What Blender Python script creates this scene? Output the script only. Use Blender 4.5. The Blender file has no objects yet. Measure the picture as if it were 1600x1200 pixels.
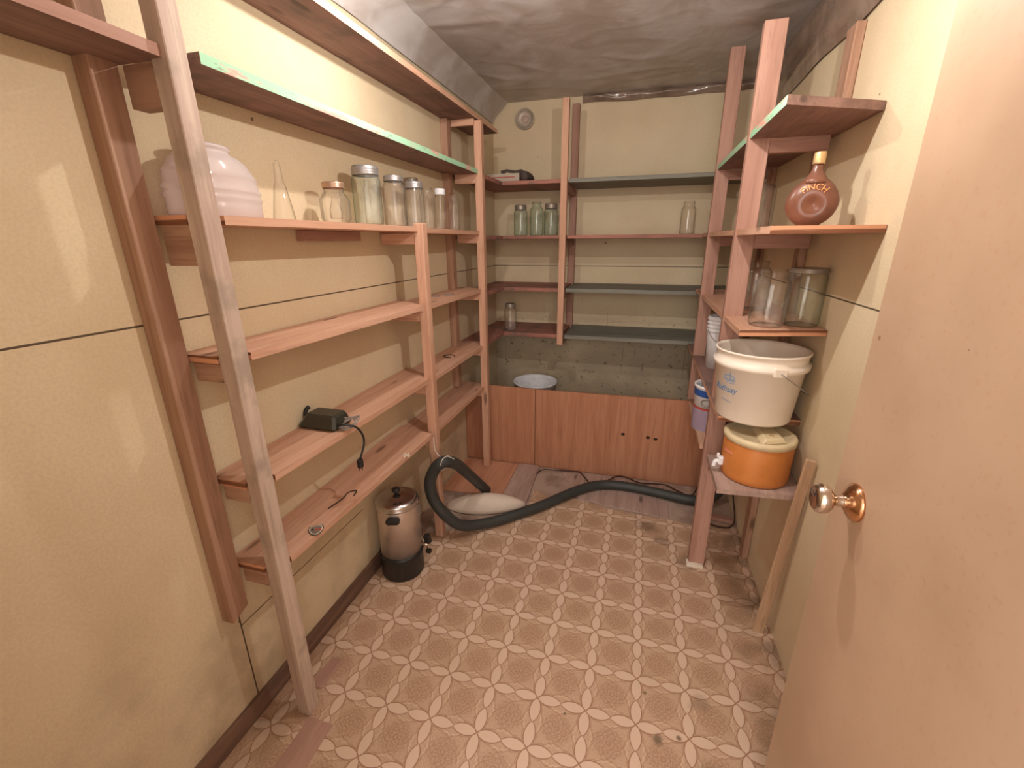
import bpy, bmesh, math, random
from mathutils import Vector, Matrix, noise
random.seed(7)
C = bpy.context.scene.collection
SC = bpy.context.scene
PI = math.pi

# ------------------------------------------------------------------ camera
cam_d = bpy.data.cameras.new('camera'); cam = bpy.data.objects.new('camera', cam_d); C.objects.link(cam)
def rot_cam(a, b, c):
    ca, sa, cb, sb, cc, sc = math.cos(a), math.sin(a), math.cos(b), math.sin(b), math.cos(c), math.sin(c)
    Rz = Matrix(((ca, sa, 0), (-sa, ca, 0), (0, 0, 1)))
    B = Matrix(((1, 0, 0), (0, 0, -1), (0, 1, 0)))
    Rx = Matrix(((1, 0, 0), (0, cb, -sb), (0, sb, cb)))
    Rr = Matrix(((cc, -sc, 0), (sc, cc, 0), (0, 0, 1)))
    return Rr @ Rx @ B @ Rz
R = rot_cam(.2807194, .3155772, -.0069192)
M = Matrix((R[0], -R[1], -R[2])).transposed().to_4x4()
M.translation = Vector((0, 0, 1.4))
cam.matrix_world = M
cam_d.sensor_fit = 'HORIZONTAL'; cam_d.sensor_width = 36; cam_d.lens = 685.6 / 1600 * 36
cam_d.clip_start = .02
SC.camera = cam

# ------------------------------------------------------------------ world, lamps, exposure
w = bpy.data.worlds.new('world'); SC.world = w; w.use_nodes = True
w.node_tree.nodes['Background'].inputs[0].default_value = (1, .86, .74, 1)
w.node_tree.nodes['Background'].inputs[1].default_value = .9
SC.view_settings.view_transform = 'Standard'; SC.view_settings.look = 'None'
SC.view_settings.gamma = 1; SC.view_settings.use_curve_mapping = False
SC.view_settings.exposure = 0.95
def lamp(name, loc, watts, col, r):
    d = bpy.data.lights.new(name, 'POINT'); d.energy = watts; d.color = col; d.shadow_soft_size = r
    o = bpy.data.objects.new(name, d); C.objects.link(o); o.location = loc
    return o
lamp('ceiling_lamp_light', (-.60, 1.32, 2.03), 7.2, (1, .95, .89), .010)
lamp('hanging_lamp_light', (.05, 1.12, 1.92), 11.0, (1, .94, .88), .012)
lamp('hall_lamp_light', (-.1, -1.3, 1.75), 9.0, (1, .92, .84), .05)
ad = bpy.data.lights.new('hall_fill_light', 'AREA'); ad.shape = 'RECTANGLE'; ad.size = 1.6; ad.size_y = 1.6; ad.energy = 17; ad.color = (1, .92, .85)  # added soft fill behind the doorway, brightens floor and lower room; no daylight source
ao = bpy.data.objects.new('hall_fill_light', ad); C.objects.link(ao); ao.location = (0, -1.8, 1.5); ao.rotation_euler = (math.radians(80), 0, 0)

# ------------------------------------------------------------------ node helpers
def srgb(r, g, b):
    f = lambda c: (c/255/12.92) if c/255 <= .04045 else ((c/255+.055)/1.055)**2.4
    return (f(r), f(g), f(b), 1)
class X:                                   # tiny wrapper so that math nodes read like math
    def __init__(s, nt, sock): s.nt = nt; s.s = sock
    def op(s, o, *b, clamp=False):
        n = s.nt.nodes.new('ShaderNodeMath'); n.operation = o; n.use_clamp = clamp
        s.nt.links.new(s.s, n.inputs[0])
        for i, v in enumerate(b):
            if isinstance(v, X): s.nt.links.new(v.s, n.inputs[i+1])
            else: n.inputs[i+1].default_value = v
        return X(s.nt, n.outputs[0])
    def __add__(s, b): return s.op('ADD', b)
    def __sub__(s, b): return s.op('SUBTRACT', b)
    def __mul__(s, b): return s.op('MULTIPLY', b)
    def __truediv__(s, b): return s.op('DIVIDE', b)
    def lt(s, b): return s.op('LESS_THAN', b)
    def gt(s, b): return s.op('GREATER_THAN', b)
    def abs(s): return s.op('ABSOLUTE')
    def mx(s, b): return s.op('MAXIMUM', b)
    def mn(s, b): return s.op('MINIMUM', b)
    def inv(s):
        n = s.nt.nodes.new('ShaderNodeMath'); n.operation = 'SUBTRACT'; n.inputs[0].default_value = 1
        s.nt.links.new(s.s, n.inputs[1]); return X(s.nt, n.outputs[0])
    def smooth(s, a, b):                   # 0 below a, 1 above b
        n = s.nt.nodes.new('ShaderNodeMapRange'); n.interpolation_type = 'SMOOTHSTEP'
        s.nt.links.new(s.s, n.inputs[0]); n.inputs[1].default_value = a; n.inputs[2].default_value = b
        return X(s.nt, n.outputs[0])
def new_mat(name, rough=.6, spec=.3):
    m = bpy.data.materials.new(name); m.use_nodes = True; nt = m.node_tree
    b = nt.nodes['Principled BSDF']; b.inputs['Roughness'].default_value = rough
    b.inputs['Specular IOR Level'].default_value = spec
    return m, nt, b
def mixc(nt, fac, a, b):
    n = nt.nodes.new('ShaderNodeMix'); n.data_type = 'RGBA'
    if isinstance(fac, X): nt.links.new(fac.s, n.inputs[0])
    else: n.inputs[0].default_value = fac
    for v, i in ((a, 6), (b, 7)):
        if isinstance(v, tuple): n.inputs[i].default_value = v
        else: nt.links.new(v, n.inputs[i])
    return n.outputs[2]
def coords(nt, scale=(1, 1, 1), rnd=False):
    t = nt.nodes.new('ShaderNodeTexCoord'); m = nt.nodes.new('ShaderNodeMapping')
    nt.links.new(t.outputs['Object'], m.inputs[0]); m.inputs['Scale'].default_value = scale
    if rnd:
        oi = nt.nodes.new('ShaderNodeObjectInfo'); v = nt.nodes.new('ShaderNodeVectorMath'); v.operation = 'SCALE'
        v.inputs[0].default_value = (13.1, 7.7, 9.3); nt.links.new(oi.outputs['Random'], v.inputs['Scale'])
        nt.links.new(v.outputs[0], m.inputs['Location'])
    return m.outputs[0]
def noi(nt, vec, scale, detail=4, rough=.55, dist=0):
    n = nt.nodes.new('ShaderNodeTexNoise'); nt.links.new(vec, n.inputs['Vector'])
    n.inputs['Scale'].default_value = scale; n.inputs['Detail'].default_value = detail
    n.inputs['Roughness'].default_value = rough; n.inputs['Distortion'].default_value = dist
    return X(nt, n.outputs[0])
def vor(nt, vec, scale, rnd=1):
    n = nt.nodes.new('ShaderNodeTexVoronoi'); nt.links.new(vec, n.inputs['Vector']); n.inputs['Scale'].default_value = scale
    n.inputs['Randomness'].default_value = rnd
    return X(nt, n.outputs['Distance'])
def bump(nt, b, h, strength=.2, dist=.002):
    n = nt.nodes.new('ShaderNodeBump'); n.inputs['Strength'].default_value = strength; n.inputs['Distance'].default_value = dist
    nt.links.new(h.s, n.inputs['Height']); nt.links.new(n.outputs[0], b.inputs['Normal'])
def xyz(nt, vec):
    n = nt.nodes.new('ShaderNodeSeparateXYZ'); nt.links.new(vec, n.inputs[0])
    return [X(nt, n.outputs[i]) for i in range(3)]

# ------------------------------------------------------------------ materials
def wall_mat(name, kind):
    m, nt, b = new_mat(name, .62, .25)
    v = coords(nt); x, y, z = xyz(nt, v)
    big = noi(nt, v, 2.2, 4); fine = noi(nt, v, 160, 2)
    col = mixc(nt, big.smooth(.35, .7), srgb(220, 203, 172), srgb(210, 190, 158))
    col = mixc(nt, fine.smooth(.3, .75) * .25, col, srgb(180, 160, 132))
    # small dents and nail heads
    dots = vor(nt, v, 4.5).lt(.028)
    col = mixc(nt, dots * .8, col, srgb(90, 62, 38))
    # brown scuffs low on the wall
    sc = noi(nt, coords(nt, (3, 3, 11)), 3.2, 5, .7, .6).smooth(.70, .76) * z.smooth(.35, 1.0).inv()
    col = mixc(nt, sc * .6, col, srgb(120, 88, 42))
    if kind == 'back':                     # mould and damp staining on the lower half
        g = noi(nt, v, 3.0, 5).smooth(.25, .6) * z.smooth(.62, .92).inv()
        col = mixc(nt, g * .55, col, srgb(146, 134, 118))
        sp = noi(nt, v, 38, 4, .7).smooth(.60, .68) * z.smooth(.7, 1.0).inv()
        col = mixc(nt, sp * .75, col, srgb(60, 50, 38))
        st = noi(nt, coords(nt, (60, 1, 2.2)), 1, 3).smooth(.66, .7) * z.smooth(.8, 1.3).inv()
        col = mixc(nt, st * .35, col, srgb(80, 66, 50))
    if kind == 'left':
        g = noi(nt, v, 5.0, 5).smooth(.42, .75) * z.smooth(.2, .75).inv()
        col = mixc(nt, g * .5, col, srgb(140, 122, 100))
    # panel seam at four feet
    nz = noi(nt, v, 1.3, 2)
    seam = (z - 1.228).abs().lt(.0022)
    if kind == 'left':
        vs = (y - .742).abs().lt(.0022) * z.lt(1.228) 
        ls = (z - .335).abs().lt(.0018) * y.gt(.742) * y.lt(1.35)
        seam = seam.mx(vs).mx(ls)
    col = mixc(nt, seam * .9, col, srgb(52, 34, 20))
    nt.links.new(col, b.inputs['Base Color']); bump(nt, b, fine, .12, .001)
    return m
M_wl, M_wb, M_wr = wall_mat('wall_left_paint', 'left'), wall_mat('wall_back_paint', 'back'), wall_mat('wall_right_paint', 'right')

def wood(name, c1, c2, axis, knots=True, rough=.6, stain=None):
    m, nt, b = new_mat(name, rough, .25)
    sc = {'x': (1.6, 26, 26), 'y': (26, 1.6, 26), 'z': (26, 26, 1.6)}[axis]
    v = coords(nt, sc, True)
    g = noi(nt, v, 1, 5, .6, .5); g2 = noi(nt, v, 4, 3)
    col = mixc(nt, g.smooth(.3, .7), c1, c2)
    dark = tuple(c * .72 for c in c2[:3]) + (1,)
    col = mixc(nt, g2.smooth(.52, .7) * .45, col, dark)
    if knots:
        ks = {'x': (3, 11, 11), 'y': (11, 3, 11), 'z': (11, 11, 3)}[axis]
        k = vor(nt, coords(nt, ks, True), 1).smooth(.06, .16).inv()
        col = mixc(nt, k * .75, col, tuple(c * .25 for c in c2[:3]) + (1,))
    if stain:
        s = noi(nt, coords(nt, (5, 5, 5), True), 1.5, 4).smooth(.5, .68)
        col = mixc(nt, s * .7, col, stain)
    nt.links.new(col, b.inputs['Base Color']); bump(nt, b, g2, .15, .001)
    return m
PINE = (srgb(208, 166, 142), srgb(192, 146, 120))
M_pine = {a: wood('pine_'+a, *PINE, a) for a in 'xyz'}
M_red = {a: wood('reddish_pine_'+a, srgb(180, 140, 124), srgb(160, 120, 104), a) for a in 'xyz'}
M_orange = {a: wood('orange_fir_'+a, srgb(178, 142, 120), srgb(156, 118, 96), a) for a in 'xyz'}
M_old = wood('weathered_stud', srgb(204, 184, 168), srgb(178, 154, 140), 'z', stain=srgb(150, 134, 122))
M_brown = wood('dark_brown_board', srgb(150, 118, 108), srgb(126, 98, 90), 'y', stain=srgb(104, 88, 80))
M_grey = wood('grey_board', srgb(138, 136, 126), srgb(112, 110, 100), 'x', knots=False)
M_greyred = wood('stained_board', srgb(176, 120, 106), srgb(140, 96, 84), 'x', knots=False, stain=srgb(96, 88, 80))
M_plyred = wood('red_plywood', srgb(184, 132, 102), srgb(168, 114, 86), 'z', knots=False)
M_plyfloor = wood('floor_plywood', srgb(200, 148, 120), srgb(184, 130, 102), 'y')
M_plank = wood('grey_plank', srgb(186, 160, 148), srgb(160, 134, 124), 'y')
M_slat = wood('bare_slat', srgb(206, 174, 144), srgb(186, 152, 124), 'z')
M_trim = wood('brown_trim', srgb(128, 98, 82), srgb(98, 76, 66), 'y', knots=False)
M_floorstrip = wood('brown_vinyl_strip', srgb(176, 138, 122), srgb(160, 124, 108), 'y', knots=False)

def ply_edge():
    m, nt, b = new_mat('plywood_edge', .7, .2)
    v = coords(nt, (4, 4, 260)); _, _, z = xyz(nt, v)
    n = noi(nt, coords(nt, (9, 9, 260)), 1, 2)
    s = ((z + n * 2).op('SINE') * .5 + .5)
    col = mixc(nt, s.smooth(.3, .8), srgb(128, 84, 62), srgb(214, 156, 122))
    nt.links.new(col, b.inputs['Base Color']); return m
M_plyedge = ply_edge()
def mint():
    m, nt, b = new_mat('mint_painted_edge', .6, .25)
    n = noi(nt, coords(nt, (4, 4, 30), True), 1.5, 4, .7)
    col = mixc(nt, n.smooth(.54, .62), srgb(160, 206, 172), srgb(222, 158, 146))
    n2 = noi(nt, coords(nt, (30, 30, 90), True), 1, 3)
    col = mixc(nt, n2.smooth(.6, .7) * .6, col, srgb(120, 130, 100))
    nt.links.new(col, b.inputs['Base Color']); return m
M_mint = mint()

def plain(name, col, rough=.5, spec=.4, metal=0, nscale=0, col2=None, amt=.5):
    m, nt, b = new_mat(name, rough, spec); b.inputs['Metallic'].default_value = metal
    c2 = col2 or tuple(x * .75 for x in col[:3]) + (1,)
    n = noi(nt, coords(nt), nscale or 30, 4)
    nt.links.new(mixc(nt, n.smooth(.4, .75) * amt, col, c2), b.inputs['Base Color'])
    return m
M_steel = plain('brushed_steel', srgb(222, 208, 198), .42, .5, .85, 14, srgb(196, 180, 170))
M_alu = plain('aluminium', srgb(215, 215, 218), .22, .5, 1)
M_zinc = plain('zinc_lid', srgb(176, 172, 172), .38, .5, .7, 60)
M_copper = plain('copper_lid', srgb(200, 168, 146), .35, .5, .7)
M_gold = plain('gold_cap', srgb(206, 172, 124), .4, .5, .5)
M_chrome = plain('chrome', srgb(225, 215, 205), .10, .5, 1)
M_brass = plain('worn_brass', srgb(206, 158, 118), .16, .5, 1, 20, srgb(240, 220, 200))
M_black = plain('black_plastic', srgb(38, 36, 36), .4, .4)
M_pack = plain('dark_casing', srgb(52, 50, 40), .35, .5, 0, 60)
M_hose = plain('black_hose', srgb(58, 60, 58), .5, .4)
M_white = plain('white_plastic', srgb(238, 226, 212), .4, .4, 0, 8, srgb(222, 204, 184), .4)
M_whiteb = plain('white_bucket_plastic', srgb(232, 232, 236), .4, .4)
M_orangep = plain('orange_plastic', srgb(200, 126, 66), .45, .35, 0, 20, srgb(182, 108, 48), .5)
M_cream = plain('cream_plastic', srgb(214, 196, 160), .45, .35)
M_blue = plain('blue_label', srgb(44, 82, 150), .45, .3)
M_lilac = plain('lilac_label', srgb(158, 140, 160), .5, .3)
M_blueink = plain('faded_blue_ink', srgb(104, 138, 178), .6, .2)
M_redink = plain('red_ink', srgb(176, 70, 60), .6, .2)
M_goldink = plain('gold_lettering', srgb(222, 150, 96), .5, .3)
M_string = plain('white_string', srgb(225, 220, 214), .7, .2)
M_wire = plain('grey_wire', srgb(150, 138, 132), .5, .3)
M_cable = plain('brown_black_cable', srgb(62, 42, 34), .5, .3)
M_card = plain('box_card', srgb(190, 176, 160), .7, .2)
M_darkcloth = plain('dark_cloth', srgb(86, 76, 72), .8, .1, 0, 25)
M_label = plain('pale_print', srgb(226, 214, 196), .6, .2)
M_curl = plain('vinyl_backing', srgb(214, 198, 182), .7, .2, 0, 9, srgb(196, 180, 166))
M_caulk = plain('dark_seam', srgb(60, 44, 34), .8, .1)
M_greymetal = plain('grey_sheet_metal', srgb(150, 140, 128), .4, .4, .5)

def glass(name, tint, edge, mixin=.0, even=False):
    m = bpy.data.materials.new(name); m.use_nodes = True; nt = m.node_tree; nt.nodes.clear()
    out = nt.nodes.new('ShaderNodeOutputMaterial'); tr = nt.nodes.new('ShaderNodeBsdfTransparent')
    gl = nt.nodes.new('ShaderNodeBsdfGlossy'); gl.inputs['Roughness'].default_value = .05
    df = nt.nodes.new('ShaderNodeBsdfDiffuse'); df.inputs[0].default_value = tint
    lw = nt.nodes.new('ShaderNodeLayerWeight'); lw.inputs[0].default_value = .5
    n = noi(nt, coords(nt, (1, 1, .4)), 18, 3)
    f = X(nt, lw.outputs['Facing'])
    nt.links.new(mixc(nt, f.smooth(.2, .95), tint, edge), tr.inputs[0])
    m1 = nt.nodes.new('ShaderNodeMixShader'); m2 = nt.nodes.new('ShaderNodeMixShader')
    nt.links.new(((n*0 + .50) if even else (n.smooth(.3, .8) * mixin)).s, m1.inputs[0]); nt.links.new(tr.outputs[0], m1.inputs[1]); nt.links.new(df.outputs[0], m1.inputs[2])
    nt.links.new((f.op('POWER', 3.5) * .55 + .045).s, m2.inputs[0]); nt.links.new(m1.outputs[0], m2.inputs[1]); nt.links.new(gl.outputs[0], m2.inputs[2])
    nt.links.new(m2.outputs[0], out.inputs[0]); return m
G_clear = glass('clear_glass', (.985, .98, .97, 1), (.68, .67, .65, 1), .07)
G_green = glass('green_tint_glass', (.93, .96, .91, 1), (.58, .66, .56, 1), .18)
G_aqua = glass('aqua_glass', (.86, .92, .88, 1), (.46, .56, .50, 1), .16)
G_olive = glass('olive_glass', (.87, .89, .83, 1), (.50, .53, .44, 1), .16)
G_pink = glass('frosted_pink_glass', (.86, .77, .76, 1), (.80, .72, .70, 1), .80, True)
G_dull = glass('dusty_glass', (.96, .94, .91, 1), (.62, .59, .55, 1), .14)

def amber():
    m, nt, b = new_mat('brown_bottle_glass', .28, .4)
    n = noi(nt, coords(nt), 12, 3)
    nt.links.new(mixc(nt, n.smooth(.3, .7), srgb(134, 86, 66), srgb(106, 68, 54)), b.inputs['Base Color'])
    b.inputs['Transmission Weight'].default_value = .25
    return m
M_amber = amber()

# ceiling: brown insulation behind glossy poly sheet
def poly(name, c1, c2, rough, alpha=False):
    m, nt, b = new_mat(name, rough, .55)
    v = coords(nt); n = noi(nt, v, 3.5, 6, .6, 1.2); n2 = noi(nt, v, 2.6, 4, .5, 2.5)
    nt.links.new(mixc(nt, n.smooth(.3, .7), c1, c2), b.inputs['Base Color'])
    bump(nt, b, n2, .22, .02); return m
M_poly = poly('poly_sheet_over_insulation', srgb(196, 190, 188), srgb(168, 156, 148), .42)
M_poly2 = poly('poly_sheet_fold', srgb(150, 130, 116), srgb(118, 98, 84), .15)

# patterned vinyl floor
def vinyl():
    m, nt, b = new_mat('patterned_vinyl', .42, .35)
    v = coords(nt); x, y, z = xyz(nt, v); T = .1525
    u = (x - .0925) / T; t = (y - 1.163) / T
    fu = (u + 200).op('FRACT'); ft = (t + 200).op('FRACT')
    du = (fu - (fu + 0).op('ROUND')); dt = (ft - (ft + 0).op('ROUND'))   # distance to grid lines
    a = .112
    su = ((u * (2*PI)).op('SINE')).abs().op('POWER', .65) * a
    st = ((t * (2*PI)).op('SINE')).abs().op('POWER', .65) * a
    ph = su - dt.abs(); pv = st - du.abs()                     # >0 inside the petals
    petal = ph.gt(.0).mx(pv.gt(.0))
    line = ph.abs().lt(.011).mx(pv.abs().lt(.011))
    # ornament in the middle of each square
    cx = fu - .5; cy = ft - .5
    r = (cx*cx + cy*cy).op('SQRT'); th = cy.op('ARCTAN2', cx)
    o = (r - .045).abs().lt(.010)
    fl = ((th*8).op('COSINE') * .018 + .115); o = o.mx((r - fl).abs().lt(.008))
    fl = ((th*8).op('COSINE') * -.022 + .185); o = o.mx((r - fl).abs().lt(.008))
    fl = ((th*12).op('COSINE') * .02 + .25); o = o.mx((r - fl).abs().lt(.008))
    sq = (cx.abs().mx(cy.abs())) + ((th*4).op('COSINE') * .045) + ((th*20).op('COSINE') * .012)
    o2 = (sq - .33).abs().lt(.012); o3 = (sq - .375).abs().lt(.010)
    sp = noi(nt, v, 210, 3, .7).smooth(.42, .62)
    sp2 = noi(nt, v, 120, 2, .6)
    base = mixc(nt, sp, srgb(190, 158, 132), srgb(166, 132, 108))
    base = mixc(nt, (r.smooth(.16, .40)) * .5, base, srgb(198, 168, 142))
    base = mixc(nt, o * .55, base, srgb(150, 110, 82))
    base = mixc(nt, o3 * .7, base, srgb(212, 186, 160))
    base = mixc(nt, o2 * .55, base, srgb(160, 120, 90))
    base = mixc(nt, petal, base, srgb(212, 184, 162))
    base = mixc(nt, line * .85, base, srgb(146, 104, 78))
    # scuffs, stains and grime
    big = noi(nt, v, 2.4, 4)
    base = mixc(nt, big.smooth(.5, .75) * .22, base, srgb(150, 116, 90))
    spots = None
    for (sx, sy, sr, k) in ((.13, 2.03, .07, .6), (.20, 1.93, .05, .5), (.155, .985, .022, .75), (.29, 1.13, .05, .35), (.29, .92, .06, .35),
                            (.215, 1.005, .010, .8), (.30, 1.80, .07, .45), (.12, 1.12, .008, .8), (-.12, .985, .006, .9)):
        dx = x - sx; dy = y - sy
        d = ((dx*dx + dy*dy).op('SQRT') + (noi(nt, v, 24, 3) - .5) * sr * 1.4)
        s = d.smooth(sr * .2, sr).inv() * k
        spots = s if spots is None else spots.mx(s)
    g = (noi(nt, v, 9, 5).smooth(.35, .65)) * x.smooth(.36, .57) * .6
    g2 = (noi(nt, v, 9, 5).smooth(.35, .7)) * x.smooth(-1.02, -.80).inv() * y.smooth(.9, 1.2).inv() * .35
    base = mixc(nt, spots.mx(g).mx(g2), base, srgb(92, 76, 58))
    nt.links.new(base, b.inputs['Base Color']); bump(nt, b, sp2, .1, .0008)
    return m
M_vinyl = vinyl()
M_sub = plain('concrete_subfloor', srgb(176, 154, 140), .8, .2, 0, 7, srgb(120, 98, 86), .8)
def door_mat():
    m, nt, b = new_mat('door_paint', .45, .3)
    v = coords(nt); n = noi(nt, v, 2.2, 4); f = noi(nt, v, 90, 3)
    col = mixc(nt, n.smooth(.35, .7), srgb(196, 166, 140), srgb(180, 150, 124))
    col = mixc(nt, f.smooth(.55, .8) * .3, col, srgb(180, 130, 100))
    sm = noi(nt, coords(nt, (1, 3, 9)), 2.2, 5, .7).smooth(.66, .74)
    col = mixc(nt, sm * .3, col, srgb(168, 112, 82))
    d = vor(nt, v, 7).lt(.03); col = mixc(nt, d * .6, col, srgb(120, 74, 50))
    nt.links.new(col, b.inputs['Base Color']); bump(nt, b, f, .08, .001); return m
M_door = door_mat()

# ------------------------------------------------------------------ mesh helpers
def link(name, bm, mats, parent=None, smooth=False, loc=None):
    me = bpy.data.meshes.new(name)
    off = Vector((0, 0, 0))
    if parent is not None:
        p = parent
        while p is not None: off += p.location; p = p.parent
    elif loc is not None: off = Vector(loc)
    for v in bm.verts: v.co -= off
    bmesh.ops.recalc_face_normals(bm, faces=bm.faces)
    bm.to_mesh(me); bm.free()
    for m in (mats if isinstance(mats, (list, tuple)) else [mats]): me.materials.append(m)
    if smooth:
        for p in me.polygons: p.use_smooth = True
    o = bpy.data.objects.new(name, me); C.objects.link(o)
    if parent is not None: o.parent = parent
    elif loc is not None: o.location = off
    return o
def thing(name, label, cat, loc=(0, 0, 0), group=None):
    o = bpy.data.objects.new(name, None); C.objects.link(o); o.location = loc; o.empty_display_size = .05
    return tag(o, label, cat, group)
def tag(o, label, cat, group=None):
    o['label'] = label; o['category'] = cat
    if group: o['group'] = group
    return o
def struct(o): o['kind'] = 'structure'; return o
def hexa(bm, p, bev=.0012):
    """p: four bottom corners then four top corners"""
    vs = [bm.verts.new(q) for q in p]
    fs = [bm.faces.new([vs[i] for i in f]) for f in ((3,2,1,0), (4,5,6,7), (0,1,5,4), (1,2,6,5), (2,3,7,6), (3,0,4,7))]
    if bev: bmesh.ops.bevel(bm, geom=list({e for f in fs for e in f.edges}), offset=bev, segments=1, affect='EDGES')
    return fs
def box(bm, x0, x1, y0, y1, z0, z1, bev=.0012):
    return hexa(bm, [(x0,y0,z0),(x1,y0,z0),(x1,y1,z0),(x0,y1,z0),(x0,y0,z1),(x1,y0,z1),(x1,y1,z1),(x0,y1,z1)], bev)
def lathe(bm, prof, c, n=32, sx=1, sy=1, closed=True):
    rings = []
    for r, z in prof:
        if r < 1e-5: rings.append([bm.verts.new((c[0], c[1], c[2]+z))])
        else: rings.append([bm.verts.new((c[0]+r*sx*math.cos(2*PI*i/n), c[1]+r*sy*math.sin(2*PI*i/n), c[2]+z)) for i in range(n)])
    for a, b in zip(rings, rings[1:]):
        for i in range(n):
            j = (i+1) % n
            if len(a) == 1 and len(b) == 1: continue
            if len(a) == 1: bm.faces.new((a[0], b[j], b[i]))
            elif len(b) == 1: bm.faces.new((a[i], a[j], b[0]))
            else: bm.faces.new((a[i], a[j], b[j], b[i]))
def spline(pts, sub=8):
    P = [Vector(p) for p in pts]; out = []
    for i in range(len(P)-1):
        p0 = P[max(i-1, 0)]; p1 = P[i]; p2 = P[i+1]; p3 = P[min(i+2, len(P)-1)]
        for k in range(sub):
            t = k/sub
            out.append(.5*((2*p1) + (-p0+p2)*t + (2*p0-5*p1+4*p2-p3)*t*t + (-p0+3*p1-3*p2+p3)*t**3))
    out.append(P[-1]); return out
def tube(bm, pts, r, n=10, sub=8, rf=None):
    path = spline(pts, sub) if sub > 1 else [Vector(p) for p in pts]
    up = Vector((0, 0, 1)); rings = []; nprev = None
    for i, p in enumerate(path):
        t = (path[min(i+1, len(path)-1)] - path[max(i-1, 0)]).normalized()
        if nprev is None:
            a = up if abs(t.dot(up)) < .9 else Vector((1, 0, 0)); nn = (a - t*a.dot(t)).normalized()
        else: nn = (nprev - t*nprev.dot(t)).normalized()
        nprev = nn; bb = t.cross(nn); rr = rf(i) if rf else r
        rings.append([bm.verts.new(p + (nn*math.cos(2*PI*k/n) + bb*math.sin(2*PI*k/n))*rr) for k in range(n)])
    for a, b in zip(rings, rings[1:]):
        for i in range(n): bm.faces.new((a[i], a[(i+1) % n], b[(i+1) % n], b[i]))
    bm.faces.new(rings[0]); bm.faces.new(rings[-1])
def BM(): return bmesh.new()
def part_box(name, parent, dims, mat, bev=.0012):
    bm = BM(); box(bm, *dims, bev); return link(name, bm, mat, parent)
def text_bm(s, size, depth):
    cu = bpy.data.curves.new('t', 'FONT'); cu.body = s; cu.size = size; cu.extrude = depth; cu.align_x = 'CENTER'; cu.align_y = 'CENTER'
    o = bpy.data.objects.new('t', cu); C.objects.link(o)
    dg = bpy.context.evaluated_depsgraph_get(); me = bpy.data.meshes.new_from_object(o.evaluated_get(dg))
    bpy.data.objects.remove(o); bm = BM(); bm.from_mesh(me); bpy.data.meshes.remove(me)
    return bm

# ------------------------------------------------------------------ room shell
XL, XR, YB, YF, ZC = -1.043, .575, 3.20, .10, 2.265
def slab(name, dims, mat):
    bm = BM(); box(bm, *dims, 0); return struct(link(name, bm, mat))
slab('wall_left', (XL-.08, XL, YF-.1, YB+.08, -.02, ZC+.1), M_wl)
slab('wall_right', (XR, XR+.08, YF-.1, YB+.08, -.02, ZC+.1), M_wr)
slab('wall_back', (XL, XR, YB, YB+.08, -.02, ZC+.1), M_wb)
bm = BM()                                                   # front wall with the doorway the camera looks through
box(bm, XL, -.40, YF-.1, YF, -.02, ZC+.1, 0); box(bm, .44, XR, YF-.1, YF, -.02, ZC+.1, 0); box(bm, -.40, .44, YF-.1, YF, 2.06, ZC+.1, 0)
struct(link('wall_front', bm, M_wr))
slab('floor', (XL, XR, -1.6, YB, -.05, -.003), M_sub)
# the vinyl sheet, torn off along a ragged far edge
edge = [(XL, 1.66), (-.90, 1.69), (-.80, 1.74), (-.72, 1.785), (-.60, 1.92), (-.503, 2.05), (-.510, 2.215), (-.41, 2.17), (-.275, 2.19), (-.15, 2.16),
        (-.073, 2.137), (.10, 2.125), (.245, 2.12), (.38, 2.10), (.46, 2.14), (XR, 2.15)]
bm = BM(); top = [bm.verts.new((x, y, 0)) for x, y in edge + [(XR, -1.6), (XL, -1.6)]]
f = bm.faces.new(top); r = bmesh.ops.extrude_face_region(bm, geom=[f])
for v in [g for g in r['geom'] if isinstance(g, bmesh.types.BMVert)]: v.co.z -= .0028
struct(link('floor', bm, M_vinyl))
# ceiling: sagging wrinkled sheet
def sheet(name, nu, nv, fn, mat, parent=None):
    bm = BM(); g = [[bm.verts.new(fn(i/nu, j/nv)) for j in range(nv+1)] for i in range(nu+1)]
    for i in range(nu):
        for j in range(nv): bm.faces.new((g[i][j], g[i+1][j], g[i+1][j+1], g[i][j+1]))
    return link(name, bm, mat, parent, smooth=True)
def ridged(p, s):
    return 1 - abs(noise.noise(Vector(p) * s)) * 2
def ceil_fn(u, v):
    x = XL + (XR-XL)*u; y = -.0 + (YB)*v
    e = min(1, min(u, 1-u)*8) * min(1, (1-v)*8)
    z = ZC - .012*e*(1+noise.noise(Vector((x*2.1, y*2.1, 0)))) - .010*e*max(0, ridged((x+.6*noise.noise(Vector((x, y, 4))), y*1.9, 2), 2.3)-.55) - .004*e*max(0, ridged((x*1.1, y*1.3, 7), 3.4)-.7)
    return (x, y, z)
struct(sheet('ceiling', 150, 260, ceil_fn, M_poly))
slab('ceiling', (XL, XR, -.05, YB, ZC+.02, ZC+.08), M_brown)

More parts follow.
